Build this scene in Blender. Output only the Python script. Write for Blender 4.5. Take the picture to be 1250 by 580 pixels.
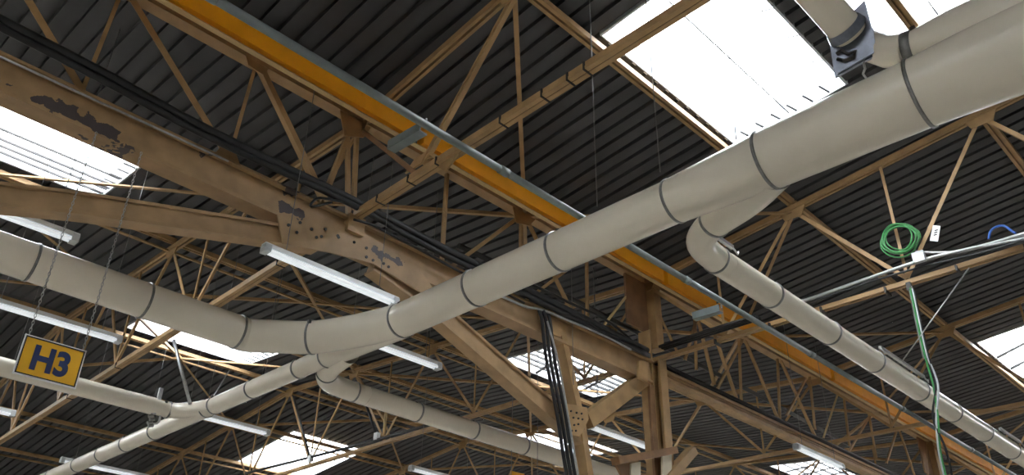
import bpy, math, random
from mathutils import Vector, Matrix
random.seed(4)
for o in list(bpy.data.objects): bpy.data.objects.remove(o)
scene = bpy.context.scene
col = scene.collection
Z0 = 1.6                                   # eye height above the floor; heights below are relative to the eye

# ------------------------------------------------------------------ camera
IW, IH = 1250.0, 580.0
CX, CY = IW/2, IH/2
v1 = Vector((1800-CX, 915-CY)); vz = Vector((665-CX, -1480-CY))
F = math.sqrt(-(v1.dot(vz)))
ex = Vector((v1.x, -v1.y, -F)).normalized()
ez = Vector((vz.x, -vz.y, -F)).normalized()
ey = ez.cross(ex)
RM = Matrix((ex, ey, ez))                  # camera -> world rotation
cam = bpy.data.objects.new('camera', bpy.data.cameras.new('camera'))
col.objects.link(cam)
cam.data.sensor_fit = 'HORIZONTAL'; cam.data.sensor_width = 36
cam.data.lens = F*36/IW
cam.data.clip_start = 0.05; cam.data.clip_end = 300
cam.matrix_world = Matrix.Translation((0, 0, Z0)) @ RM.to_4x4()
scene.camera = cam

# ------------------------------------------------------------------ world, exposure
scene.view_settings.view_transform = 'Standard'
scene.view_settings.look = 'None'
scene.view_settings.gamma = 1
scene.view_settings.use_curve_mapping = False
scene.view_settings.exposure = 0.55
world = bpy.data.worlds.new('overcast_sky'); scene.world = world
world.use_nodes = True
wn = world.node_tree.nodes; bgn = wn['Background']
bgn.inputs[0].default_value = (0.97, 0.985, 1.0, 1); bgn.inputs[1].default_value = 14.0
scene.cycles.use_denoising = True

# ------------------------------------------------------------------ pixel rays
def ray(px, py): return RM @ Vector((px-CX, -(py-CY), -F))
def onX(px, py, X): d = ray(px, py); return d*(X/d.x)
def onY(px, py, Y): d = ray(px, py); return d*(Y/d.y)
def onZ(px, py, Z): d = ray(px, py); return d*(Z/d.z)
YG = 6.49                                  # plane of the main girder
SK = 0.03                                  # slight skew of the nearest truss
def onA(px, py):                           # plane of the nearest roof truss
    d = ray(px, py); return d*((4.1-SK*YG)/(d.x-SK*d.y))
V = lambda *a: Vector(a)

# ------------------------------------------------------------------ materials
MAT = {}
def mat(name, rgb, rough=.6, metal=0., var=.25, scale=6., bump=0., rgb2=None, emit=0., detail=6):
    m = bpy.data.materials.new(name); m.use_nodes = True
    n, l = m.node_tree.nodes, m.node_tree.links
    b = n['Principled BSDF']; b.inputs['Roughness'].default_value = rough; b.inputs['Metallic'].default_value = metal
    g = n.new('ShaderNodeNewGeometry'); t = n.new('ShaderNodeTexNoise')
    t.inputs['Scale'].default_value = scale; t.inputs['Detail'].default_value = detail
    l.new(g.outputs['Position'], t.inputs['Vector'])
    r = n.new('ShaderNodeValToRGB')
    c2 = rgb2 or tuple(c*(1-var) for c in rgb)
    r.color_ramp.elements[0].position = .3; r.color_ramp.elements[1].position = .65
    r.color_ramp.elements[0].color = (*c2, 1); r.color_ramp.elements[1].color = (*rgb, 1)
    l.new(t.outputs['Fac'], r.inputs['Fac']); l.new(r.outputs['Color'], b.inputs['Base Color'])
    if bump:
        bp = n.new('ShaderNodeBump'); bp.inputs['Strength'].default_value = bump; bp.inputs['Distance'].default_value = .01
        l.new(t.outputs['Fac'], bp.inputs['Height']); l.new(bp.outputs['Normal'], b.inputs['Normal'])
    if emit:
        b.inputs['Emission Color'].default_value = (.9, .96, 1, 1); b.inputs['Emission Strength'].default_value = emit
    MAT[name] = m; return m
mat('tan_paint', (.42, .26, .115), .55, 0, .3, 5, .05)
mat('tan_paint_light', (.62, .44, .20), .5, 0, .2, 6)
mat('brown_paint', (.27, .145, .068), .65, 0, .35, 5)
mat('dark_steel', (.035, .032, .03), .5, .2, .3, 9)
mat('roof_metal', (.060, .061, .064), .62, .05, .22, 2.2)
mat('duct_cream', (.72, .665, .555), .27, 0, .06, 2.5)
mat('orange_paint', (.92, .36, .008), .45, 0, .12, 4)
mat('grey_green_paint', (.17, .20, .195), .45, .1, .2, 9)
mat('clamp_steel', (.24, .24, .23), .4, .6, .3, 30)
mat('black_rubber', (.012, .012, .013), .5, 0, .3, 20)
mat('galvanised', (.45, .46, .46), .35, .6, .25, 25)
mat('damper_steel', (.20, .22, .27), .3, .55, .35, 14)
mat('white_enamel', (.80, .82, .83), .35, 0, .05, 8)
mat('tube_glass', (.85, .88, .9), .2, 0, .02, 8, emit=.35)
mat('curb_white', (.62, .66, .70), .5, 0, .2, 3)
mat('sign_yellow', (.86, .46, .012), .45, 0, .08, 8)
mat('sign_blue', (.018, .035, .12), .45, 0, .1, 8)
mat('sign_black', (.012, .012, .016), .5, 0, .1, 8)
mat('green_cable', (.06, .30, .09), .4, 0, .2, 30)
mat('blue_cable', (.02, .10, .42), .4, 0, .2, 30)
mat('grey_plastic', (.55, .58, .60), .4, 0, .1, 20)
mat('white_card', (.82, .83, .82), .5, 0, .05, 20)
mat('concrete', (.50, .46, .40), .8, 0, .25, 1.5)
mat('plaster', (.55, .52, .46), .8, 0, .15, 1.)
mat('cream_panel', (.66, .60, .46), .6, 0, .1, 6)
mat('red_paint', (.35, .05, .03), .5, 0, .2, 9)
mat('wire_grey', (.20, .20, .20), .5, .3, .2, 20)
mat('strap_black', (.010, .009, .009), .6, 0, .1, 20)

def peeling():
    m = mat('tan_paint_peeling', (.42, .27, .135), .55, 0, .3, 5, .05)
    n, l = m.node_tree.nodes, m.node_tree.links
    b = n['Principled BSDF']; base = b.inputs['Base Color'].links[0].from_socket
    g = n.new('ShaderNodeNewGeometry'); t = n.new('ShaderNodeTexNoise'); t.inputs['Scale'].default_value = 7; t.inputs['Detail'].default_value = 8
    l.new(g.outputs['Position'], t.inputs['Vector'])
    sub = n.new('ShaderNodeVectorMath'); sub.operation = 'SUBTRACT'; sub.inputs[1].default_value = (.5, .5, .5); l.new(t.outputs['Color'], sub.inputs[0])
    sc = n.new('ShaderNodeVectorMath'); sc.operation = 'SCALE'; sc.inputs['Scale'].default_value = .32; l.new(sub.outputs[0], sc.inputs[0])
    ad = n.new('ShaderNodeVectorMath'); ad.operation = 'ADD'; l.new(g.outputs['Position'], ad.inputs[0]); l.new(sc.outputs[0], ad.inputs[1])
    last = None
    for (px, py, rx, rz) in ((152, 178, .09, .03), (14, 98, .03, .02), (250, 190, .02, .012), (70, 126, .2, .08), (118, 152, .24, .07), (355, 226, .13, .10), (357, 257, .13, .07), (463, 310, .08, .05), (478, 318, .1, .04)):
        c = onY(px, py, 6.38); c.z += Z0
        d = n.new('ShaderNodeVectorMath'); d.operation = 'SUBTRACT'; d.inputs[1].default_value = c; l.new(ad.outputs[0], d.inputs[0])
        q = n.new('ShaderNodeVectorMath'); q.operation = 'DIVIDE'; q.inputs[1].default_value = (rx, 9, rz); l.new(d.outputs[0], q.inputs[0])
        ln = n.new('ShaderNodeVectorMath'); ln.operation = 'LENGTH'; l.new(q.outputs[0], ln.inputs[0])
        if last is None: last = ln.outputs['Value']
        else:
            mn = n.new('ShaderNodeMath'); mn.operation = 'MINIMUM'; l.new(last, mn.inputs[0]); l.new(ln.outputs['Value'], mn.inputs[1]); last = mn.outputs[0]
    th = n.new('ShaderNodeMath'); th.operation = 'LESS_THAN'; th.inputs[1].default_value = 1.; l.new(last, th.inputs[0])
    mx = n.new('ShaderNodeMix'); mx.data_type = 'RGBA'
    l.new(th.outputs[0], mx.inputs[0]); l.new(base, mx.inputs[6]); mx.inputs[7].default_value = (.075, .06, .058, 1)
    l.new(mx.outputs[2], b.inputs['Base Color'])
peeling()

def glazing():
    m = bpy.data.materials.new('skylight_glazing'); m.use_nodes = True
    n, l = m.node_tree.nodes, m.node_tree.links; n.remove(n['Principled BSDF'])
    tr = n.new('ShaderNodeBsdfTransparent'); tr.inputs[0].default_value = (.95, .97, .98, 1)
    tl = n.new('ShaderNodeBsdfTranslucent'); tl.inputs[0].default_value = (.9, .92, .95, 1)
    mx = n.new('ShaderNodeMixShader'); mx.inputs[0].default_value = .35
    l.new(tr.outputs[0], mx.inputs[1]); l.new(tl.outputs[0], mx.inputs[2]); l.new(mx.outputs[0], n['Material Output'].inputs[0])
    MAT['glazing'] = m
glazing()

# ------------------------------------------------------------------ mesh building
def prof_box(w, h): return [(-w/2, -h/2), (w/2, -h/2), (w/2, h/2), (-w/2, h/2)]
def prof_L(s, t=None):
    t = t or s*.14; c = s/2
    return [(x-c, y-c) for x, y in ((0, 0), (s, 0), (s, t), (t, t), (t, s), (0, s))]
def prof_T(s, h=None, g=.012, t=.012):     # pair of angles back to back, flange down
    h = h or s*.8
    return [(x, y-h/2) for x, y in ((-s/2, 0), (s/2, 0), (s/2, t), (g, t), (g, h), (-g, h), (-g, t), (-s/2, t))]
def prof_I(w, h, tf, tw):
    a, b, c = w/2, h/2, tw/2
    return [(-a, -b), (a, -b), (a, -b+tf), (c, -b+tf), (c, b-tf), (a, b-tf), (a, b), (-a, b), (-a, b-tf), (-c, b-tf), (-c, -b+tf), (-a, -b+tf)]
def prof_D(w, h, t, lip):                  # hollow chord with a slot along its underside
    a, b = w/2, h/2
    return [(-a, -b), (-a+lip, -b), (-a+lip, b-t), (a-lip, b-t), (a-lip, -b), (a, -b), (a, b), (-a, b)]
def prof_U(w, h, t):                       # channel lying open upward
    return [(-w/2, -h/2), (w/2, -h/2), (w/2, h/2), (w/2-t, h/2), (w/2-t, -h/2+t), (-w/2+t, -h/2+t), (-w/2+t, h/2), (-w/2, h/2)]

class MB:
    def __init__(s): s.v = []; s.f = []; s.smooth = False
    def sweep(s, prof, p, q, up=(0, 0, 1)):
        p, q = Vector(p), Vector(q); t = (q-p).normalized(); up = Vector(up)
        if abs(t.dot(up)) > .97: up = Vector((0, 1, 0)) if abs(t.y) < .9 else Vector((1, 0, 0))
        sd = t.cross(up).normalized(); u = sd.cross(t)
        n = len(prof); i = len(s.v)
        for e in (p, q):
            for a, b in prof: s.v.append(e+sd*a+u*b)
        for k in range(n): s.f.append((i+k, i+(k+1) % n, i+n+(k+1) % n, i+n+k))
        s.f.append(tuple(range(i+n-1, i-1, -1))); s.f.append(tuple(range(i+n, i+2*n)))
        return s
    def box(s, c, d):
        c = Vector(c); return s.sweep(prof_box(d[1], d[2]), c-V(d[0]/2, 0, 0), c+V(d[0]/2, 0, 0))
    def tube(s, pts, r, n=8, caps=True):
        s.smooth = True
        pts = [Vector(p) for p in pts]; m = len(pts); rr = r if isinstance(r, (list, tuple)) else [r]*m
        i = len(s.v); u = None
        for k, p in enumerate(pts):
            t = (pts[min(k+1, m-1)]-pts[max(k-1, 0)]).normalized()
            if u is None:
                a = Vector((0, 0, 1)) if abs(t.z) < .9 else Vector((1, 0, 0)); u = (a-t*a.dot(t)).normalized()
            else: u = (u-t*u.dot(t)).normalized()
            w = t.cross(u)
            for j in range(n):
                an = 2*math.pi*j/n; s.v.append(p+(u*math.cos(an)+w*math.sin(an))*rr[k])
        for k in range(m-1):
            for j in range(n):
                a = i+k*n+j; b = i+k*n+(j+1) % n; s.f.append((a, b, b+n, a+n))
        if caps: s.f.append(tuple(range(i+n-1, i-1, -1))); s.f.append(tuple(range(i+(m-1)*n, i+m*n)))
        return s
    def plate(s, poly, nrm, t):            # a flat polygon given thickness
        poly = [Vector(p) for p in poly]; o = Vector(nrm).normalized()*t/2; i = len(s.v); n = len(poly)
        s.v += [p-o for p in poly]+[p+o for p in poly]
        s.f.append(tuple(range(i+n-1, i-1, -1))); s.f.append(tuple(range(i+n, i+2*n)))
        for k in range(n): s.f.append((i+k, i+(k+1) % n, i+n+(k+1) % n, i+n+k))
        return s
    def build(s, name, m, parent=None):
        off = Vector((0, 0, -Z0))
        if parent is not None:
            off = off+(parent.matrix_basis.translation if parent.parent is None else parent.parent.matrix_basis.translation)
        me = bpy.data.meshes.new(name); me.from_pydata([v-off for v in s.v], [], s.f); me.update()
        if s.smooth:
            me.polygons.foreach_set('use_smooth', [len(p.vertices) == 4 for p in me.polygons])
        me.materials.append(MAT[m])
        o = bpy.data.objects.new(name, me); col.objects.link(o)
        if parent is not None: o.parent = parent
        return o
def tag(o, label=None, cat=None, group=None, kind=None):
    if label: o['label'] = label
    if cat: o['category'] = cat
    if group: o['group'] = group
    if kind: o['kind'] = kind
    return o
def thing(name, loc, label=None, cat=None, group=None, kind=None):
    o = bpy.data.objects.new(name, None); col.objects.link(o); o.empty_display_size = .1
    o.location = Vector(loc)+V(0, 0, Z0); o.matrix_basis = Matrix.Translation(o.location)
    return tag(o, label, cat, group, kind)
def bar(name, prof, p, q, m, parent, up=(0, 0, 1)): return MB().sweep(prof, p, q, up).build(name, m, parent)

# ------------------------------------------------------------------ roof geometry
YR1, YR2, YV2 = -3.2, 16.2, 25.9           # ridges and the far valley
def ztop(Y):                               # centre line of the truss top chords
    if Y <= YR1: return 5.78+.112*(YG-YR1)-.112*(YR1-Y)
    if Y <= YG: return 5.78+.112*(YG-Y)
    if Y <= YR2: return 5.78+.066*(Y-YG)
    if Y <= YV2: return 5.78+.066*(YR2-YG)-.11*(Y-YR2)
    return 5.78+.066*(YR2-YG)-.11*(YV2-YR2)+.09*(Y-YV2)
RO = .20
def zroof(Y): return ztop(Y)+RO
XA, XB = -13., 33.
RIB = .205; X0R = 2.58

# skylights: x0, x1, y0, y1
SKY = [(5.15, 8.0, 2.55, 4.0), (6.1, 8.0, .75, 2.1), (16.2, 19.1, 2.5, 4.0), (.2, 3.0, 9.75, 11.2), (11.0, 13.9, 9.75, 11.2),
       (5.4, 8.1, 14.75, 16.05), (15.3, 17.9, 13.7, 15.2), (11.0, 13.2, 18.6, 21.3), (21.2, 23.7, 9.6, 11.1),
       (-7, -4, 2.5, 4.0), (-7, -4, -9.5, -8), (5.15, 8, -9.5, -8), (16.2, 19.1, -9.5, -8), (-10, -7, 9.75, 11.2), (-6, -3.3, 14.75, 16.05), (26.5, 29, 14.7, 16), (0.3, 2.6, 18.6, 21.3), (22, 24.3, 18.6, 21.3), (26.8, 29.7, 2.5, 4)]  # unseen skylights continuing the pattern, added to help light the hall
floor = MB().box((14, 11, -Z0-.1), (70, 60, .2)).build('floor', 'concrete'); tag(floor, kind='structure')
for nm, c, d in (('wall_left', (10, 36.1, 2.3), (46.4, .2, 7.8)), ('wall_right', (10, -13.1, 2.3), (46.4, .2, 7.8)),
                 ('wall_front', (33.1, 11.5, 2.3), (.2, 49, 7.8)), ('wall_back', (-13.3, 11.5, 2.3), (.2, 49, 7.8))):
    tag(MB().box(c, d).build(nm, 'plaster'), kind='structure')  # unseen outer walls, added to cut the light from the sides
ceil = thing('ceiling', (0, YG, 6), kind='structure')
sheet_cache = {}
def sheet(x0, x1, y0, y1):
    n = max(1, round((x1-x0)/RIB)); z0, z1 = zroof(y0), zroof(y1); L = y1-y0
    key = (n, round(L, 3), round(z1-z0, 3))
    if key not in sheet_cache:
        p = (x1-x0)/n; xs = []
        for k in range(n):
            b = k*p
            xs += [(b, 0), (b+p*.70, 0), (b+p*.73, .05), (b+p*.97, .05)]
        xs += [(n*p, 0)]
        v = []; fc = []
        for x, z in xs: v += [(x, 0, z), (x, L, z1-z0+z)]
        for k in range(len(xs)-1): fc.append((2*k, 2*k+1, 2*k+3, 2*k+2))
        me = bpy.data.meshes.new('roof_sheet'); me.from_pydata(v, [], fc); me.materials.append(MAT['roof_metal']); sheet_cache[key] = me
    o = bpy.data.objects.new('roof_sheet', sheet_cache[key]); col.objects.link(o); o.parent = ceil
    o.location = Vector((x0, y0, z0))-V(0, YG, 6)
snap = lambda x: X0R+round((x-X0R)/RIB)*RIB
SKY = [(snap(a), snap(b), c, d) for a, b, c, d in SKY]
for ya, yb in ((-13, YR1), (YR1, YG), (YG, YR2), (YR2, YV2), (YV2, 36)):  # first slope is unseen roof, added to block sky light from behind
    edges = {round(snap(XA)+k*RIB*6, 4) for k in range(int((XB-XA)/(RIB*6))+1)}
    sk = [s for s in SKY if s[2] >= ya-.01 and s[3] <= yb+.01]
    for s in sk: edges = {e for e in edges if min(abs(e-s[0]), abs(e-s[1])) > RIB*.6}
    for s in sk: edges |= {round(s[0], 4), round(s[1], 4)}
    e = sorted(edges)
    for x0, x1 in zip(e, e[1:]):
        hole = sorted([(s[2], s[3]) for s in sk if s[0] < (x0+x1)/2 < s[1]])
        y = ya
        for h in hole:
            if h[0]-y > .02: sheet(x0, x1, y, h[0])
            y = h[1]
        if yb-y > .02: sheet(x0, x1, y, yb)

for i, (x0, x1, y0, y1) in enumerate(SKY):
    c = V((x0+x1)/2, (y0+y1)/2, zroof((y0+y1)/2))
    w = thing('window_%d' % (i+1), c, kind='structure')
    h = .34
    def P(x, y, dz=0): return V(x, y, zroof(y)+dz)
    for a, b in (((x0, y0), (x1, y0)), ((x1, y0), (x1, y1)), ((x1, y1), (x0, y1)), ((x0, y1), (x0, y0))):
        pa, pb = P(*a), P(*b); d = (pb-pa).normalized(); nrm = d.cross(V(0, 0, 1))
        MB().plate([pa, pb, pb+V(0, 0, h), pa+V(0, 0, h)], nrm, .03).build('curb', 'curb_white', w)
    ny = max(3, round((x1-x0)/.7))
    for k in range(ny):
        xa, xb = x0+(x1-x0)*k/ny, x0+(x1-x0)*(k+1)/ny
        MB().plate([P(xa+.01, y0, h), P(xb-.01, y0, h), P(xb-.01, y1, h), P(xa+.01, y1, h)], (0, 0, 1), .008).build('pane', 'glazing', w)
        if k and i in (4, 8): bar('glazing_bar', prof_box(.02, .04), P(xa, y0, h-.03), P(xa, y1, h-.03), 'galvanised', w)
    for fr in ({3: (.5, .68, .8, .92), 4: (.12, .26, .4, .54, .68, .82), 8: (.2, .4, .6, .8)}.get(i, (.5,))):
        yy = y0+(y1-y0)*fr; tk = {3: .028, 4: .045, 8: .04}.get(i, .014)
        bar('safety_rod', prof_box(tk, tk), P(x0, yy, .06), P(x1, yy, .06), 'dark_steel', w)
    if i in (2, 4, 8):
        for fr in (.25, .5, .75):
            xx = x0+(x1-x0)*fr
            bar('cross_rod', prof_box(.05, .03), P(xx-.3, y0, .03), P(xx+.3, y1, .03), 'dark_steel', w)
    for k in range(1, 5):                  # clips along the upper edge
        xx = x0+(x1-x0)*k/5
        bar('clip', prof_box(.012, .012), P(xx, y0+.02, .03), P(xx, y0+.16, .10), 'dark_steel', w)
    for k in range(1, 7):                  # clips along the end edge
        yy = y0+(y1-y0)*k/7
        bar('clip', prof_box(.02, .02), P(x1-.02, yy, .02), P(x1-.17, yy+.05, .05), 'dark_steel', w)
    if i in (0, 4):
        bar('brace_rod', prof_box(.012, .012), P(x0, y0, .1), P(x1, y1, .1), 'dark_steel', w)

# ------------------------------------------------------------------ main girder with its arch
PX = lambda px, py, Y=YG: onY(px, py, Y)
g = thing('main_girder', (-3, YG, 4.15), 'tan riveted main girder with arched braces, peeling paint, left of the column', 'girder')
def beam(g, x0, x1, m, pr=None, zc=4.325):
    bar('lower_chord', pr or prof_I(.20, .35, .035, .13), V(x0, YG, zc), V(x1, YG, zc), m, g)
    if not pr: bar('flange_angle', prof_L(.06), V(x0, YG-.12, 4.47), V(x1, YG-.12, 4.47), m, g)
    bar('upper_chord', prof_box(.14, .12), V(x0, YG, 5.80), V(x1, YG, 5.80), 'tan_paint', g)
beam(g, -3, 9.22, 'tan_paint_peeling')
def webs(g, pairs, s=.07, m='tan_paint'):
    for a, b, *k in pairs:
        p, q = PX(*a), PX(*b)
        bar('web_member', prof_L((k[0] if k else s)*.72), p, q, k[1] if len(k) > 1 else m, g, (0, 1, 0))
webs(g, [((278, 196), (150, -15), .09), ((278, 196), (313, 74), .05), ((313, 74), (398, 250), .09), ((430, 152), (392, 250), .07),
         ((99, 113), (20, -20), .09), ((99, 113), (150, -15), .05), ((424, 152), (425, 262), .06), ((436, 152), (431, 264), .06),
         ((546, 207), (539, 325), .055), ((640, 260), (545, 330), .06), ((636, 258), (636, 360), .055), ((640, 262), (700, 385), .055),
         ((716, 310), (717, 402), .05), ((779, 343), (735, 400), .04, 'tan_paint_light'), ((716, 312), (640, 368), .05)])
def gus(parent, poly, Y, m='tan_paint', t=.015): return MB().plate([PX(a, b, Y) for a, b in poly], (0, 1, 0), t).build('gusset_plate', m, parent)
gus(g, [(298, 62), (330, 80), (322, 92), (312, 86), (303, 80)], YG-.06); gus(g, [(415, 135), (452, 156), (444, 168), (420, 166)], YG-.06)
gus(g, [(262, 188), (293, 203), (285, 180), (270, 178)], YG-.06); gus(g, [(625, 250), (655, 266), (646, 276), (630, 272)], YG-.06)
# arch: a bent channel, apex in the middle of the bay
XM = 4.15; GX, GZ = 3.6, 3.36
def archseg(pts, nm, dp=.2):
    for p, q in zip(pts, pts[1:]):
        bar(nm, prof_I(.17, dp, .028, .11), V(p[0], YG, p[1]), V(q[0], YG, q[1]), 'tan_paint_peeling' if nm == 'arch_brace' else 'tan_paint', g, (0, 0, 1))
archseg([(.62, 3.2), (1.6, 3.52), (3.05, 3.92), (3.75, 4.1)], 'arch_brace')
archseg([(4.45, 4.14), (5.1, 3.98), (7.72, 3.06)], 'arch_brace', .23)
gus(g, [(338, 262), (372, 252), (446, 286), (512, 330), (535, 362), (514, 358), (455, 322), (400, 308), (345, 298)], YG-.105, 'tan_paint_peeling', .02)
rv = [(352, 275), (366, 272), (380, 280), (397, 280), (412, 288), (432, 296), (447, 303), (447, 314), (455, 318), (468, 322), (474, 326), (386, 290), (392, 289), (413, 290), (432, 296), (362, 284)]
for a, b in rv:
    c = PX(a, b, YG-.115); MB().tube([c-V(0, .012, 0), c+V(0, .012, 0)], .016, 6).build('rivet', 'dark_steel', g)
# raking leg with the dotted gusset
L0, L1, L2 = PX(674, 394), PX(700, 515), V(8.6, YG, -Z0)
for p, q in ((L0, L1), (L1, L2)):
    for dx in (.085,): bar('raking_leg', prof_box(.10, .16), p+V(dx, 0, 0), q+V(dx, 0, 0), 'tan_paint', g, (0, 1, 0))
bar('strut', prof_box(.20, .14), PX(716, 514), PX(790, 459), 'tan_paint', g, (0, 1, 0))
gus(g, [(678, 493), (699, 494), (716, 498), (718, 512), (707, 534), (696, 531), (682, 514)], YG-.11, 'tan_paint', .02)
for a, b in [(683, 504), (690, 501), (697, 502), (704, 504), (710, 505), (694, 508), (700, 510), (706, 511), (711, 512), (695, 516), (701, 519), (706, 518), (698, 526), (703, 526)]:
    c = PX(a, b, YG-.125); MB().tube([c-V(0, .008, 0), c+V(0, .008, 0)], .013, 6).build('rivet', 'dark_steel', g)
gus(g, [(657, 384), (688, 398), (684, 412), (664, 405)], YG-.115, 'tan_paint', .015)

g2 = thing('main_girder', (9.5, YG, 4.15), 'tan lattice main girder running on beyond the column, black cables on top', 'girder')
beam(g2, 9.48, 31, 'tan_paint', prof_I(.13, .17, .045, .03), 4.385)
bar('cover_strip', prof_box(.02, .015), V(9.6, YG-.06, 4.385), V(31, YG-.06, 4.385), 'tan_paint', g2)
webs(g2, [((799, 372), (826, 428), .04), ((871, 405), (902, 495), .06), ((851, 385), (872, 470), .06), ((852, 384), (836, 440), .05), ((848, 383), (850, 452), .05),
          ((902, 410), (905, 495), .05), ((908, 412), (950, 512), .06), ((949, 436), (952, 512), .05), ((953, 440), (996, 535), .06), ((984, 462), (960, 508), .05),
          ((988, 457), (995, 525), .05), ((1023, 480), (1005, 535), .035, 'tan_paint_light'), ((1030, 484), (1037, 545), .05), ((1060, 502), (1070, 560), .05),
          ((1064, 504), (1036, 552), .05), ((1095, 524), (1082, 566), .05), ((1098, 526), (1118, 585), .05), ((1130, 540), (1133, 590), .05), ((908, 412), (874, 478), .05)])

# ------------------------------------------------------------------ columns
def column(x, label, full):
    c = thing('steel_column', (x, YG, -Z0), label, 'column')
    for s in (-1, 1):
        bar('flange', prof_box(.20, .03), V(x+s*.12, YG, -Z0), V(x+s*.12, YG, 4.95 if s < 0 else 4.5), 'tan_paint', c, (1, 0, 0))
    bar('web_plate', prof_box(.02, .22), V(x, YG, -Z0), V(x, YG, 4.5), 'tan_paint', c, (1, 0, 0))
    bar('head_post', prof_box(.17, .16), V(x+.07, YG-.05, 4.7), V(x+.07, YG-.05, 5.75), 'tan_paint', c, (1, 0, 0))
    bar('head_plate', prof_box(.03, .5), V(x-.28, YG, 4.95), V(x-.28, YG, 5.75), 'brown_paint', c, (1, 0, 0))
    if full:
        MB().plate([PX(779, 441, 6.3), PX(789, 441, 6.3), PX(790, 468, 6.3), PX(778, 462, 6.3)], (0, 1, 0), .03).build('cleat_plate', 'tan_paint', c)
        bar('front_flange', prof_box(.16, .035), V(x+.03, 6.33, -Z0), V(x+.03, 6.33, 4.55), 'tan_paint', c)
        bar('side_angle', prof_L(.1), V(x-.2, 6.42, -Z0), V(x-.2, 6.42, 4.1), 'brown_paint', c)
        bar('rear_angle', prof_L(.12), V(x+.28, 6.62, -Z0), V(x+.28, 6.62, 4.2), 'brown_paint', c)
        # corbel below the girder
        a, b = PX(751, 563, 6.25), PX(823, 550, 6.25)
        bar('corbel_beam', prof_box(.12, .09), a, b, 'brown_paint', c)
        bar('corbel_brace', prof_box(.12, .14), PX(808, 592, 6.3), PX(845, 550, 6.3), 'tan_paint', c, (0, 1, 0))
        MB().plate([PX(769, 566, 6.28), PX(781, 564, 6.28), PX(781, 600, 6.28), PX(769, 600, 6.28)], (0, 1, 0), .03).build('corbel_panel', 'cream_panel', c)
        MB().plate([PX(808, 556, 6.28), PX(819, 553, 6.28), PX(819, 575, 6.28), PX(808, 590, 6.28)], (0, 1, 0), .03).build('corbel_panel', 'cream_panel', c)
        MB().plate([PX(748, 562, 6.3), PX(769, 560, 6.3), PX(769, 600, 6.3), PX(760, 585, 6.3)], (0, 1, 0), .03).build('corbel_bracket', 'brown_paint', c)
    return c
column(9.35, 'tan built-up steel column with corbel, meeting the struts of the riveted girder', True)
column(19.85, 'distant tan steel column under the orange beam, beyond the long lattice girder', False)

# ------------------------------------------------------------------ transverse roof trusses
def truss(X, y0, y1, label, m='tan_paint', skew=0., near=True, detail=1):
    T = thing('roof_truss', (X, y0, 4.4), label, 'roof truss')
    f = lambda Y: X+skew*(Y-YG)
    ks = [y0]+[y for y in (YR1, YG, YR2, YV2) if y0 < y < y1]+[y1]
    for a, b in zip(ks, ks[1:]):
        bar('top_chord', prof_D(.10, .07, .02, .036), V(f(a), a, ztop(a)), V(f(b), b, ztop(b)), m, T)
    bar('bottom_chord', prof_D(.085, .055, .02, .032), V(f(y0), y0, 4.53), V(f(y1), y1, 4.53), m, T)
    k = math.floor((y0-YG)/2.43)
    rn = random.Random(int(X*10))
    while YG+2.43*k < y1:
        t0, t1 = YG+2.43*k, YG+2.43*(k+1); b = t0+1.215
        for t, s in ((t0, .048), (t1, .048)):
            if y0 <= min(t, b) and max(t, b) <= y1 and not (X < 5 and t0 < YG-.1):
                bar('web_member', prof_L(s), V(f(t), t, ztop(t)-.04), V(f(b), b, 4.58), m, T, (1, 0, 0))
        if y0 <= b <= y1 and not (X < 5 and t0 < YG-.1):
            bar('web_member', prof_L(.036), V(f(b), b, ztop(b)-.04), V(f(b), b, 4.58), m, T, (1, 0, 0))
        if y0 <= t0 <= y1 and detail:
            c = V(f(t0)-.03, t0, ztop(t0)-.03)
            MB().plate([c+V(0, -.2, .04), c+V(0, .2, .04), c+V(0, .12, -.13), c+V(0, -.12, -.13)], (1, 0, 0), .014).build('gusset_plate', m, T)
        k += 1
    return T, f
TA, fA = truss(4.1, 1.2, 25.9, 'nearest tan roof truss, chord banded with black straps, resting on the arched girder', skew=SK)
TB, fB = truss(9.35, .2, 25.9, 'tan roof truss at the column head, carrying conduits and the green cable coil')
truss(14.6, .6, 25.9, 'tan roof truss next beyond the column, crossing the orange beam')
truss(19.85, 1.5, 25.9, 'tan roof truss over the distant column', detail=0)
truss(25.1, 2, 25.9, 'tan roof truss farthest beyond the distant column', detail=0)
truss(-1.15, 6.6, 25.9, 'tan roof truss ahead of the banded one, behind the number sign', detail=0)
# nearest truss: twin bottom chord members, measured web members, straps
for s in (-1, 1):
    bar('chord_angle', prof_box(.045, .03), V(fA(1.2)+s*.027, 1.2, 4.495), V(fA(25)+s*.027, 25, 4.495), 'tan_paint', TA)
bar('chord_gap_shade', prof_box(.012, .012), V(fA(1.2), 1.2, 4.492), V(fA(25), 25, 4.492), 'strap_black', TA)  # black strip standing in for the shade in the gap between the twin members
bar('web_member', prof_D(.062, .05, .015, .022), onA(517, 200), onA(630, -8), 'tan_paint', TA, (1, 0, 0))
bar('web_member', prof_L(.05), onA(508, 212), onA(440, 158), 'brown_paint', TA, (1, 0, 0))
MB().plate([onA(495, 212), onA(528, 192), onA(520, 186), onA(506, 196)], (1, 0, 0), .02).build('gusset_plate', 'tan_paint', TA)
MB().plate([onA(535, 203), onA(560, 187), onA(550, 202), onA(544, 210)], (1, 0, 0), .02).build('gusset_plate', 'tan_paint', TA)
bar('support_block', prof_box(.2, .12), V(4.1, YG-.1, 4.3), V(4.1, YG-.1, 4.5), 'tan_paint', TA)
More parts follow.
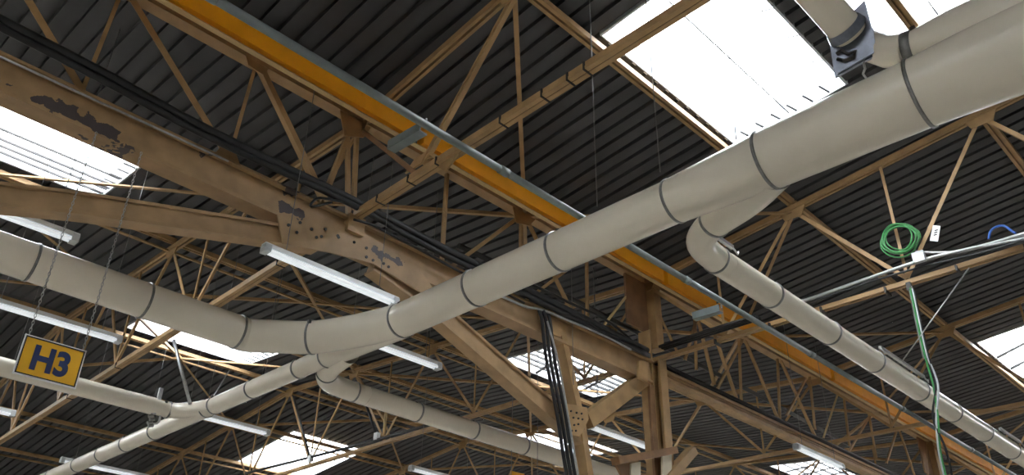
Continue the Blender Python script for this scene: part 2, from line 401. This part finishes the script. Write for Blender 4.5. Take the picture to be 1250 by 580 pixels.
for a, b in [(430, 266), (460, 247), (498, 223), (532, 201), (610, 151), (660, 118), (690, 97), (712, 85), (372, 303), (340, 325), (150, 452), (95, 490)]:
    Y = onZ(a, b, 4.47).y
    MB().box(V(fA(Y), Y, 4.515), (.112, .016, .082)).build('strap', 'strap_black', TA)
# column truss: heavier members seen close, measured from the photograph
PB = lambda a, b: onX(a, b, 9.35)
for a, b in [(640, 383), (540, 420)]: pass
for y in (1.1, 1.6, 2.3, 3.1, 3.9, 4.6, 5.4): MB().box(V(9.35, y, 4.5), (.165, .02, .07)).build('clip', 'dark_steel', TB)

# ------------------------------------------------------------------ purlins and roof bracing
ROW = ['', 'first', 'second', 'third', 'fourth', 'fifth', 'sixth', 'seventh']
SPAN = ['ahead of banded truss', 'banded truss to column truss', 'first bay beyond column truss', 'second bay beyond column truss', 'third bay beyond column truss', 'fourth bay beyond column truss']
XT = [-1.15, 4.1, 9.35, 14.6, 19.85, 25.1, 30.35]
def xt(i, Y): return XT[i]+(SK*(Y-YG) if i == 1 else 0)
for k in range(-3, 8):
    if k == 0: continue
    Y = YG+2.43*k
    for i in range(len(XT)-1):
        if k < -2 and i > 2: continue
        z = ztop(Y)+.09
        p, q = V(xt(i, Y)+.02, Y, z), V(xt(i+1, Y)-.02, Y, z)
        P_ = thing('purlin', p, 'tan purlin, %s row from girder on %s side, %s' % (ROW[abs(k)], 'sign' if k > 0 else 'damper', SPAN[i]), 'purlin', 'roof purlins')
        bar('top_angle', prof_D(.105, .07, .02, .04), p, q, 'tan_paint', P_)
        if k > 0: bar('lower_angle', prof_L(.045), p+V(0, .09, -.12), q+V(0, .09, -.12), 'tan_paint', P_)
for i in range(len(XT)-1):
    xm = (XT[i]+XT[i+1])/2
    for k, ym in ((1, 0), (-1, 0), (1, 2), (3, 2), (3, 4), (5, 4)):
        Y, Ym = YG+2.43*k, YG+2.43*ym
        for j in (i, i+1):
            o = bar('roof_brace', prof_L(.048), V(xm, Ym, ztop(Ym)-.02), V(xt(j, Y), Y, ztop(Y)-.05), 'tan_paint', None)
            tag(o, 'tan %s roof brace, %s to %s row, %s side, %s' % ('outgoing' if j > i else 'returning', ROW[ym] or 'girder', ROW[abs(k)], 'damper' if k < 0 else 'sign', SPAN[i]), 'brace', 'roof bracing angles')

# ------------------------------------------------------------------ orange beam and grey pipe
YO = 6.06
ob = thing('orange_beam', (-2, YO, 5.4), 'long orange painted beam fixed along the top of the main girder', 'beam')
def oz(py_): return py_
segs = [(-2.5, PX(506, 165, YO).x), (PX(514, 165, YO).x, 9.1), (9.2, PX(872, 385, YO).x), (PX(880, 385, YO).x, PX(1012, 468, YO).x), (PX(1016, 468, YO).x, 26)]
zo1 = onY(300, 28, YO).z; zo0 = onY(300, 55, YO).z; zo2 = onY(300, 68, YO).z
for a, b in segs:
    MB().box(V((a+b)/2, YO, (zo0+zo1)/2), (b-a, .12, zo1-zo0)).build('beam_section', 'orange_paint', ob)
bar('support_angle', prof_L(.06), V(-2.5, YO-.02, zo0-.032), V(26, YO-.02, zo0-.032), 'tan_paint_light', ob)
ZP = 4.36; p0 = onZ(556, 174, ZP); YP = p0.y
gp = thing('grey_pipe', (-1, YP, ZP), 'grey pipe slung under the truss chords, parallel to the orange beam', 'pipe')
xs = [-1.2, 1.5, 4.4, 7.3, 10.2, 13.1, 16, 20, 24]
for a, b in zip(xs, xs[1:]):
    MB().tube([V(a, YP, ZP), V(b, YP, ZP)], .036, 12).build('pipe_length', 'grey_green_paint', gp)
    MB().tube([V(b-.05, YP, ZP), V(b+.05, YP, ZP)], .043, 12).build('coupling', 'grey_green_paint', gp)
for (a, b) in (((517, 157), (488, 180)), ((880, 377), (856, 388))):
    q0, q1 = onZ(*a, ZP+.02), onZ(*b, ZP+.02)
    bar('bracket_arm', prof_L(.09), q0, V(q0.x-.02, q1.y+.05, ZP+.02), 'grey_green_paint', gp)
    bar('bracket_hook', prof_box(.012, .012), q0+V(.02, 0, .02), q0+V(.02, 0, .12), 'galvanised', gp)

# ------------------------------------------------------------------ ducts
HD = 3.375
def smooth_path(pts, n=8):                 # Catmull-Rom
    pts = [Vector(p) for p in pts]; out = []
    P4 = [pts[0]*2-pts[1]]+pts+[pts[-1]*2-pts[-2]]
    for i in range(1, len(P4)-2):
        a, b, c, d = P4[i-1:i+3]
        for k in range(n):
            t = k/n; out.append(.5*((2*b)+(c-a)*t+(2*a-5*b+4*c-d)*t*t+(3*b-a-3*c+d)*t**3))
    return out+[pts[-1]]
NS = 40
def ring(c, d, r, parent, w=.011, ex_=.009):
    d = Vector(d).normalized()
    band = MB().tube([c-d*w, c-d*w*.99, c+d*w*.99, c+d*w], [r, r+ex_, r+ex_, r], NS, False).build('clamp_band', 'clamp_steel', parent)
    a = V(0, 0, 1)
    lock = c+V(.0, -.0, 0)+(Vector((-.62, -.5, .6)).normalized())*(r+.012)
    MB().box(lock, (.03, .03, .035)).build('clamp_lock', 'dark_steel', band)
def duct(name, label, segs, rings, loc):
    D = thing(name, loc, label, 'duct', 'extraction duct runs')
    for pts, rr in segs: MB().tube(pts, rr, NS, False).build('duct_section', 'duct_cream', D)
    for c, d, r in rings: ring(c, d, r, D)
    return D
XD = 4.53
R0 = .168
dY = lambda px, py: onZ(px, py, HD).y
dX = lambda px, py: onZ(px, py, HD).x
ym = [dY(*p) for p in ((682, 307), (577, 350), (492, 392))]
# trunk with cone
y_r1, y_r2, y_r3 = dY(826, 247), dY(938, 195), dY(1122, 112)
trunk_r = [(y_r1, R0+.006), (y_r2, .212), (y_r3, .222)]
bend = [onZ(*p, HD) for p in ((463, 398), (428, 405.5), (381, 412), (338, 411))]
xe = onZ(296, 402, HD).x; ye = 7.45
arc = smooth_path([V(XD, ym[2], HD)]+bend+[V(xe+.12, ye, HD), V(xe, ye, HD)], 6)[1:]
arc_end = arc[-1]
YL = arc_end.y
segs = [([V(XD, -1.5, HD), V(XD, .2, HD)], [.30, .262]), ([V(XD, .2, HD), V(XD, y_r3, HD)], [.262, .222]),
        ([V(XD, y_r3, HD), V(XD, y_r2, HD)], [.222, .212]), ([V(XD, y_r2, HD), V(XD, y_r1, HD)], [.205, R0+.004]),
        ([V(XD, y_r1, HD), V(XD, ym[0], HD)], R0), ([V(XD, ym[0], HD), V(XD, ym[1], HD)], R0), ([V(XD, ym[1], HD), V(XD, ym[2], HD)], R0),
        ([V(XD, ym[2], HD)]+arc, R0)]
rings = [(V(XD, y, HD), (0, 1, 0), r) for y, r in ((y_r3, .222), (y_r2, .212), (y_r1, R0), (ym[0], R0), (ym[1], R0), (ym[2], R0))]
rings.append((arc[17], arc[18]-arc[16], R0))
D1 = duct('trunk_duct', 'widest cream sheet-metal trunk duct, thickening towards the grey slide damper', segs, rings, (XD, 0, HD))
xl = [dX(302, 403), dX(178, 366), dX(38, 321), -1.6]
segs = []; xprev = arc_end.x
for x in xl: segs.append(([V(xprev, YL, HD), V(x, YL, HD)], R0)); xprev = x
D2 = duct('duct', 'straight cream duct passing behind the chains of the yellow number sign', segs, [(V(x, YL, HD), (1, 0, 0), R0) for x in [arc_end.x]+xl[1:3]], (xl[-1], YL, HD))
# straight-on branch, tapering out of the trunk
rt = .105; XE = XD+.03
yy = [dY(*p) for p in ((416, 439), (368, 449), (308, 473), (262, 493), (252, 497), (193, 526), (162, 542), (133, 555), (105, 568), (75, 582))]
segs = [([V(XD+.02, ym[2]-.02, HD-.006), V(XE, yy[0], HD-.02)], [.162, rt+.014])]
rings = [(V(XE, yy[0], HD-.02), (0, 1, 0), rt+.01)]
for a, b in zip(yy, yy[1:]):
    segs.append(([V(XE, a, HD-.02), V(XE, b, HD-.02)], rt)); rings.append((V(XE, b, HD-.02), (0, 1, 0), rt))
segs.append(([V(XE, yy[-1], HD-.02), V(XE, 20, HD-.02)], rt))
D3 = duct('duct', 'slim cream duct leaving the trunk bend, with many close clamp bands', segs, rings, (XE, 5.3, HD))
# elbow branch past the raking leg
e2 = smooth_path([V(XE+.05, 6.95, HD-.05), V(XE+.18, 7.5, HD-.06), V(XE+.42, 7.82, HD-.05), V(XE+.85, 7.93, HD-.03), V(XE+1.0, 7.93, HD-.03)], 6)
xb = [dX(*p) for p in ((434, 475), (514, 499), (580, 522), (643, 541), (700, 558))]
segs = [(e2, .115)]; rings = [(e2[7], e2[8]-e2[6], .115)]; xprev = e2[-1].x
for x in xb+[16]:
    if x > xprev: segs.append(([V(xprev, 7.93, HD-.03), V(x, 7.93, HD-.03)], .115)); xprev = x
for x in xb: rings.append((V(x, 7.93, HD-.03), (1, 0, 0), .115))
D4 = duct('duct', 'cream branch duct with rounded elbow, passing behind the cable-wrapped raking leg', segs, rings, (XE+.3, 7.9, HD))
# right-hand branch
Yb = 3.11
e3 = smooth_path([V(XD+.05, y_r2+.03, HD-.02), V(XD+.27, 2.42, HD-.02), V(XD+.46, 2.84, HD-.02), V(XD+.68, 3.06, HD), V(XD+1.02, Yb, HD), V(XD+1.12, Yb, HD)], 6)
re = [.19-.075*min(1, k/12) for k in range(len(e3))]
xc = [dX(*p) for p in ((872, 318), (943, 360), (1011, 407), (1068, 441), (1122, 477), (1163, 503), (1200, 528), (1232, 550))]
segs = [(e3, re)]; rings = [(e3[11], e3[12]-e3[10], re[11])]; xprev = e3[-1].x
for x in xc+[17]:
    if x > xprev: segs.append(([V(xprev, Yb, HD), V(x, Yb, HD)], .115)); xprev = x
for x in xc: rings.append((V(x, Yb, HD), (1, 0, 0), .115))
D5 = duct('duct', 'cream branch duct with lever latches, running below the green cable coil', segs, rings, (XD+.5, 2.8, HD))
def latch(a, b):
    p, q = onZ(*a, HD+.06), onZ(*b, HD+.06)
    y, z = Yb-.10, HD+.125
    bar('lever_latch', prof_box(.03, .03), V(p.x, y, z), V(q.x, y, z), 'galvanised', D5)
    for x in (p.x, q.x): MB().tube([V(x, y, z), V(x, y-.02, z-.04), V(x+.02, y-.03, z-.07), V(x+.05, y-.02, z-.03)], .008, 6).build('latch_wire', 'galvanised', D5)
for a, b in (((848, 300), (875, 318)), ((1072, 432), (1128, 467)), ((1228, 528), (1250, 545))): latch(a, b)
# small duct on the far side feeding the slim one
Y6 = 10.33
segs = [([V(-2, Y6, HD), V(dX(60, 462), Y6, HD)], .105), ([V(dX(60, 462), Y6, HD), V(dX(190, 495), Y6, HD)], .105),
        (smooth_path([V(dX(190, 495), Y6, HD), V(XE-.25, Y6-.02, HD), V(XE-.08, Y6-.25, HD), V(XE, Y6-.7, HD-.02)], 6), .095)]
D6 = duct('duct', 'far cream duct behind the yellow number sign, joining the slim banded duct', segs, [(V(XE-.28, Y6, HD), (1, 0, 0), .1)], (-2, Y6, HD))
# branch with slide damper above the trunk
q0, q1, q2, q3 = onX(1260, 10, 4.5), onX(1112, 60, 4.5), onX(1050, 52, 4.62), onX(948, -60, 3.75)
D7 = thing('branch_duct', q3, 'cream pipe with square grey slide damper rising off the wide trunk', 'duct')
MB().tube([q0, onX(1165, 44, 4.5), q1], [.2, .16, .105], NS, False).build('duct_section', 'duct_cream', D7)
MB().tube([q1, onX(1085, 63, 4.55), q2], [.105, .105, .105], NS, False).build('duct_section', 'duct_cream', D7)
ring(q1, q1-q0, .108, D7, .03)
m1 = onX(1038, 42, 4.44); ax = (q3-m1).normalized()
MB().tube([m1, q3], .112, NS, False).build('duct_section', 'duct_cream', D7)
nd = (ax*.55-m1.normalized()*.8).normalized()
s1 = nd.cross(V(0, 0, 1)).normalized(); s2 = s1.cross(nd)
def onD(px, py, off=0):
    d = ray(px, py); return d*((m1+nd*off).dot(nd)/d.dot(nd))
MB().plate([onD(*p) for p in ((1012, 44), (1056, 1), (1073, 66), (1020, 95))], nd, .03).build('damper_plate', 'damper_steel', D7)
MB().plate([onD(*p, .03) for p in ((1015, 62), (1066, 34), (1070, 63), (1022, 90))], nd, .012).build('damper_face', 'damper_steel', D7)
MB().tube([m1+ax*.03, m1+ax*.09], [.135, .118], NS, False).build('damper_collar', 'damper_steel', D7)
MB().tube([onD(*p, .05) for p in ((1021, 66), (1027, 62), (1036, 66), (1044, 62), (1042, 70), (1030, 74), (1022, 72))], .012, 8).build('damper_handle', 'dark_steel', D7)
hk = onX(1056, 84, 4.45); MB().tube([hk+V(0, 0, .05), hk, hk+V(0, .02, -.03), hk+V(0, 0, -.1)], .008, 6).build('turnbuckle', 'galvanised', D7)

# ------------------------------------------------------------------ lights
HL = 3.69
def lamp(a, b, label, z=HL, hang=None, twin=False, ext=None):
    p, q = onZ(*a, z), onZ(*b, z); y = (p.y+q.y)/2; p = V(p.x, y, z); q = V(q.x, y, z)
    if ext: p, q = (q-V(1.5, 0, 0), q) if ext < 0 else (p, p+V(1.5, 0, 0))
    Lm = thing('fluorescent_lamp', p, label, 'lamp', 'fluorescent batten lamps')
    bar('housing', prof_box(.075, .045), p, q, 'white_enamel', Lm)
    for s in ((-1, 1) if twin else (-1, 1)):
        MB().tube([p+V(.05, s*.03, -.045), q+V(-.05, s*.03, -.045)], .016, 10).build('tube', 'tube_glass', Lm)
    for e, d in ((p, 1), (q, -1)): MB().box(e+V(d*.03, 0, -.03), (.06, .10, .07)).build('end_cap', 'grey_plastic', Lm)
    for t in (.15, .85):
        c = p.lerp(q, t); zt = 4.15 if abs(y-YG) < .16 else zroof(y)
        MB().tube([c+V(0, 0, .02), V(c.x, c.y, zt)], .004, 5).build('hanger_wire', 'wire_grey', Lm)
    return Lm
lamp((322, 299), (484, 367), 'twin-tube fluorescent lamp hanging under the arch apex, ending at the trunk duct')
lamp((0, 258), (98, 288), 'fluorescent lamp glimpsed under the left arch brace, above the straight cream duct', ext=-1)
lamp((0, 372), (152, 411), 'fluorescent lamp between the yellow number sign and the straight cream duct', z=HL, ext=-1)
lamp((258, 507), (326, 528), 'fluorescent lamp emerging from below the slim banded duct', ext=-1)
lamp((505, 432), (534, 447), 'fluorescent lamp just below the trunk duct near the elbow', ext=-1)
lamp((720, 517), (779, 540), 'fluorescent lamp between the dotted gusset and the column', ext=1)
lamp((970, 543), (1050, 578), 'fluorescent lamp below the far lattice girder, right of the column', ext=1)
lamp((120, 568), (180, 582), 'fluorescent lamp partly seen under the close-banded slim duct', ext=-1)
lamp((502, 569), (545, 582), 'fluorescent lamp low beneath the elbow duct, behind the girder brace', ext=1)
lamp((0, 499), (18, 504), 'fluorescent lamp end seen under the far cream duct', ext=-1)

# ------------------------------------------------------------------ number sign
YS = 6.36
sa, sb, sc_, sd = [onY(a, b, YS) for a, b in ((30, 407), (103, 430), (93, 472), (17, 458))]
xs0, xs1 = (sa.x+sd.x)/2, (sb.x+sc_.x)/2; zs1, zs0 = (sa.z+sb.z)/2, (sc_.z+sd.z)/2
S = thing('hanging_sign', ((xs0+xs1)/2, YS, zs0), 'yellow hanging sign reading H3 in blue, on two chains', 'sign')
MB().box(V((xs0+xs1)/2, YS, (zs0+zs1)/2), (xs1-xs0, .012, zs1-zs0)).build('panel', 'sign_yellow', S)
for z in (zs0+.008, zs1-.008): MB().box(V((xs0+xs1)/2, YS-.004, z), (xs1-xs0-.012, .012, .009)).build('border', 'sign_black', S)
for x in (xs0+.008, xs1-.008): MB().box(V(x, YS-.004, (zs0+zs1)/2), (.009, .012, zs1-zs0-.012)).build('border', 'sign_black', S)
for z in (zs0, zs1): MB().box(V((xs0+xs1)/2, YS-.002, z), (xs1-xs0+.012, .016, .008)).build('rim', 'white_enamel', S)
for x in (xs0, xs1): MB().box(V(x, YS-.002, (zs0+zs1)/2), (.008, .016, zs1-zs0+.012)).build('rim', 'white_enamel', S)
fc = bpy.data.curves.new('lettering', 'FONT'); fc.body = 'H3'; fc.align_x = 'CENTER'; fc.align_y = 'CENTER'; fc.extrude = .003; fc.offset = .038; fc.size = 1
tmp = bpy.data.objects.new('tmp_text', fc); col.objects.link(tmp)
dg = bpy.context.evaluated_depsgraph_get(); me = bpy.data.meshes.new_from_object(tmp.evaluated_get(dg))
bpy.data.objects.remove(tmp)
xsn = [v.co.x for v in me.vertices]; ysn = [v.co.y for v in me.vertices]
w0, w1, h0, h1 = min(xsn), max(xsn), min(ysn), max(ysn)
tw, thh = (xs1-xs0)*.60, (zs1-zs0)*.66
for v in me.vertices:
    x = (v.co.x-(w0+w1)/2)/(w1-w0)*tw; z = (v.co.y-(h0+h1)/2)/(h1-h0)*thh; d = -v.co.z
    v.co = V(x, d*1.0-.009, z+(zs1-zs0)/2)
me.materials.clear(); me.materials.append(MAT['sign_blue']); me.name = 'lettering'
lo = bpy.data.objects.new('lettering', me); col.objects.link(lo); lo.parent = S
link_me = None
def chain(x, y, z0, z1, parent):
    n = int((z1-z0)/.028); b = MB()
    for k in range(n):
        zc = z0+(k+.5)*(z1-z0)/n; u = V(1, 0, 0) if k % 2 else V(0, 1, 0)
        r1 = []
        for j in range(7):
            an = 2*math.pi*j/6; r1.append(V(x, y, zc)+u*(.008*math.cos(an))+V(0, 0, .019*math.sin(an)))
        b.tube(r1, .0028, 4, False)
    tag(b.build('chain', 'galvanised', parent), kind='stuff')
chain(xs0+.02, YS, zs1, 4.15, S); chain(xs1-.02, YS, zs1, 4.15, S)

# ------------------------------------------------------------------ cables along the girder
def cable(name, pts, r, m, label, cat='cable', group=None, n=8, sm=True):
    o = MB().tube(smooth_path(pts, 6) if sm else pts, r, n).build(name, m); return tag(o, label, cat, group)
YC = 6.28
cz = lambda px, py: onY(px, py, YC)
cable('black_hose', [cz(-40, 2), cz(0, 24), cz(120, 86), cz(230, 146), cz(330, 196), cz(430, 244), cz(520, 292), cz(620, 342), cz(720, 392), cz(790, 428)], .042, 'black_rubber', 'thick black hose strung above the riveted girder, upper of the pair', 'hose')
cable('black_hose', [cz(-40, 12), cz(0, 33), cz(120, 95), cz(230, 155), cz(330, 203), cz(430, 250), cz(520, 300), cz(620, 349), cz(720, 399), cz(792, 434)], .034, 'black_rubber', 'thick black hose strung above the riveted girder, lower of the pair', 'hose')
cable('conduit', [onY(-20, 60, 6.30), onY(140, 133, 6.30), onY(279, 197, 6.30)], .010, 'galvanised', 'thin pale conduit along the top edge of the peeling girder', 'conduit', sm=False)
cable('black_cable', [cz(432, 268), cz(455, 275), cz(480, 288), cz(520, 309), cz(560, 331), cz(600, 350), cz(640, 370)], .014, 'black_rubber', 'black cable sagging along the girder from the banded truss foot')
cable('black_cable', [cz(405, 247), cz(380, 252), cz(388, 242), cz(410, 245), cz(432, 250)], .013, 'black_rubber', 'short black cable loop on the girder by the banded truss foot')
cable('conduit', [cz(600, 356), cz(640, 374), cz(660, 378), cz(700, 394), cz(740, 411), cz(770, 427)], .016, 'galvanised', 'pale conduit on the girder above the cable-wrapped leg', 'conduit')
for k, (dx, dy) in enumerate(((0, 0), (-4, 4), (6, -6), (-2, 8))):
    cable('black_cable', [cz(640+dx, 352+dy), cz(690+dx, 376+dy), cz(740+dx, 401+dy), cz(793, 436)], .018, 'black_rubber', 'black cable of the bundle gathering at the column head', group='cables at the column head')
for k, dx in enumerate((-17, -12, -7)):
    Yc = 6.30-.02*(k % 2)
    top = (664+k*5, 392+k*1)
    cable('black_cable', [onY(top[0]-6, top[1]-14, Yc), onY(top[0]-2, top[1]+2, Yc), onY(684+dx, 440, Yc), onY(696+dx, 500, Yc), onY(703+dx, 545, Yc), onY(712+dx, 600, Yc)], .022, 'black_rubber', 'black cable strapped down the raking leg by the dotted gusset', group='cables on the raking leg')
cable('conduit', [onY(668, 392, 6.22), onY(681, 440, 6.22), onY(693, 505, 6.22), onY(709, 600, 6.22)], .012, 'galvanised', 'thin pale conduit among the black cables of the raking leg', 'conduit')
for dy in (-10, -5, 0):
    cable('black_cable', [V(9.42, 6.5+dy*.012, 4.495), V(13, 6.5+dy*.012, 4.495), V(20, 6.5+dy*.012, 4.495)], .022, 'black_rubber', 'black cable lying on the lattice girder beyond the column', group='cables on the far girder', sm=False)
    cable('black_cable', [V(9.27+dy*.012, 6.2, 4.61), V(9.27+dy*.012, 5.4, 4.62), V(9.27+dy*.012, 4.7, 4.62)], .024, 'black_rubber', 'black cable lying on the column truss by the grey pipe', group='cables on the column truss', sm=False)
cable('black_pipe', [onY(560, 300, 6.7), onY(700, 366, 6.7), onY(795, 415, 6.7), onY(930, 485, 6.7), onY(1040, 545, 6.7)], .035, 'dark_steel', 'dark pipe behind the main girder, seen between its webs', 'pipe', sm=False)

# ------------------------------------------------------------------ services on the column truss
XS = 9.24
cB = lambda a, b, X=XS: onX(a, b, X)
cable('conduit', [cB(955, 372), cB(985, 366), cB(1040, 347), cB(1125, 318), cB(1200, 300), cB(1262, 282)], .022, 'galvanised', 'silver ribbed conduit clipped along the column truss chord', 'conduit', n=10)
cable('conduit', [cB(1118, 308), cB(1160, 308), cB(1200, 301), cB(1262, 289)], .018, 'galvanised', 'second pale conduit leaving the junction box along the chord', 'conduit')
cable('black_cable', [cB(985, 371), cB(1060, 345), cB(1125, 326), cB(1200, 308), cB(1262, 290)], .014, 'black_rubber', 'black cable beside the silver conduit on the column truss')
jb = thing('junction_box', cB(1123, 320), 'small grey junction box on the column truss under the green coil', 'junction box')
MB().box(cB(1122, 314, XS-.03), (.07, .13, .12)).build('body', 'grey_plastic', jb); MB().box(cB(1122, 314, XS-.07), (.015, .11, .10)).build('lid', 'white_enamel', jb)
gcn = cB(1099, 292); gc = thing('cable_coil', gcn-V(0, 0, .25), 'coil of green cable hung on the column truss webs', 'cable coil')
for k in range(7):
    rx, rz = .20+random.uniform(-.035, .03), .19+random.uniform(-.03, .025); ox, oz_ = random.uniform(-.03, .03), random.uniform(-.03, .03); pts = []
    for j in range(29):
        a = 2*math.pi*j/28; pts.append(gcn+V(.012*k-.04+.01*math.sin(3*a), ox+rx*math.cos(a), oz_+rz*math.sin(a)+.02*math.cos(a)))
    MB().tube(pts, .009, 6, False).build('cable_turn', 'green_cable', gc)
lb = thing('label_card', cB(1142, 290), 'white printed card hanging beside a truss web near the junction box', 'card')
MB().plate([cB(1139, 275), cB(1148, 276), cB(1145, 295), cB(1135, 294)], (1, 0, 0), .006).build('card', 'white_card', lb)
for t in (.3, .5, .7):
    a = cB(1140.5, 278, XS-.006).lerp(cB(1137.5, 292, XS-.006), t); MB().box(a+V(0, -.03, 0), (.003, .035, .012)).build('print_line', 'dark_steel', lb)
cable('blue_cable', [cB(1207, 292), cB(1209, 283), cB(1216, 277), cB(1226, 276), cB(1235, 282), cB(1240, 285)], .014, 'blue_cable', 'loop of blue cable rising above the silver conduit')
dp = thing('drop_pole', cB(1112, 352), 'grey drop pole carrying cables down from the column truss', 'pole')
MB().tube([cB(1111, 350), cB(1120, 395), cB(1129, 437)], .022, 10).build('pole', 'galvanised', dp)
MB().box(cB(1110, 350), (.05, .05, .1)).build('bracket', 'dark_steel', dp)
dcol = [('black_cable', 'black_rubber', 3, 'black cable twisting down from the grey drop pole', .012), ('green_cable', 'green_cable', -1, 'green cable running down the grey drop pole', .011), ('grey_cable', 'grey_plastic', 2, 'pale grey cable hanging from the grey drop pole', .012)]
for nm, m_, dx, lab, r in dcol:
    s = {'black_cable': (0, 3, -4, 5), 'green_cable': (-1, 0, 2, -2), 'grey_cable': (2, 6, 0, -4)}[nm]
    cable(nm, [cB(1112+dx, 352, XS-.04), cB(1129+dx, 430, XS-.05), cB(1139+s[1], 470, XS-.06), cB(1143+s[2], 510, XS-.06), cB(1150+s[3], 550, XS-.06), cB(1161+s[3], 600, XS-.06)], r, m_, lab)
cable('stay_wire', [cB(1183, 327), onZ(1102, 440, HD+.1)], .007, 'galvanised', 'steel stay wire from the column truss to the branch duct', 'wire', sm=False)
# lamp cluster by the far duct
w = onZ(190, 500, HD); cl = thing('pulley_block', w-V(0, 0, .3), 'dangling clamp with chain beside the end of the far cream duct', 'clamp')
bar('strap_bar', prof_box(.05, .03), onY(197, 474, w.y-.1), onY(190, 505, w.y-.1), 'galvanised', cl)
bk = MB()
for k in range(6): c = onY(186-k*.8+2*(k % 2), 500+k*4, w.y-.12); MB().tube([c-V(.03, 0, .012), c+V(.03, 0, .012)], .022, 6).build('chain_link', 'galvanised', cl)
MB().tube(smooth_path([onY(210, 495, w.y-.1), onY(203, 494, w.y-.1), onY(197, 503, w.y-.1), onY(193, 516, w.y-.1), onY(184, 518, w.y-.1)], 5), .014, 6).build('hose_loop', 'grey_plastic', cl)

# ------------------------------------------------------------------ hangers and small rods
def rod(px, py0, py1, X=None, Y=None, Z=None, r=.0045, m='wire_grey', label='thin steel hanger wire dropping from the dark roof', tilt=0):
    p = onZ(px, py1, Z); zt = zroof(p.y)
    q = V(p.x, p.y, zt)
    o = MB().tube([p, q], r, 6).build('hanger_wire', m); tag(o, label, 'wire', 'thin hanger wires')
for px, py, Z in ((729, 252, HD+.17), (806, 210, HD+.17), (254, 488, HD+.1), (315, 486, HD+.1), (624, 580, 2.9), (656, 580, 2.9), (700, 470, 3.6), (730, 505, 3.75)):
    rod(px, 0, py, Z=Z)
cable('duct_stay', [onY(212, 415, 10.2), onY(232, 493, 10.0)], .022, 'galvanised', 'slanting galvanised tube stay above the slim banded duct', 'rod', sm=False)
cable('stay_wire', [onY(280, 452, 10.4), onY(258, 488, 9.9)], .008, 'galvanised', 'thin slanting stay wire to the slim banded duct', 'wire', sm=False)
PF = lambda a, b: onX(a, b, 9.1)
cable('conduit', [PF(300, 578), PF(380, 558), PF(450, 540), PF(520, 520), PF(560, 508)], .03, 'dark_steel', 'dark cable bundle along the chord behind the elbow duct', 'conduit')
for a, b, c, d in ((358, 484, 379, 560), (446, 492, 460, 533)):
    cable('drop_cable', [PF(a, b), PF(c, d)], .022, 'black_rubber', 'black drop cable ending in a small socket box on the far chord', 'cable', 'far socket drops', sm=False)
    sbx = MB().box(PF(c, d), (.08, .1, .13)).build('socket_box', 'white_enamel'); tag(sbx, 'small white socket box at the end of a black drop cable', 'socket box', 'far socket boxes')
cable('conduit', [PF(471, 500), PF(468, 532)], .02, 'tan_paint_light', 'pale upright tube beside the socket box on the far chord', 'conduit', sm=False)
tag(bar('yellow_sign_edge', prof_box(.3, .012), onY(632, 577, 9.0), onY(632, 592, 9.0), 'sign_yellow', None), 'top edge of a distant yellow panel below the elbow duct', 'sign')
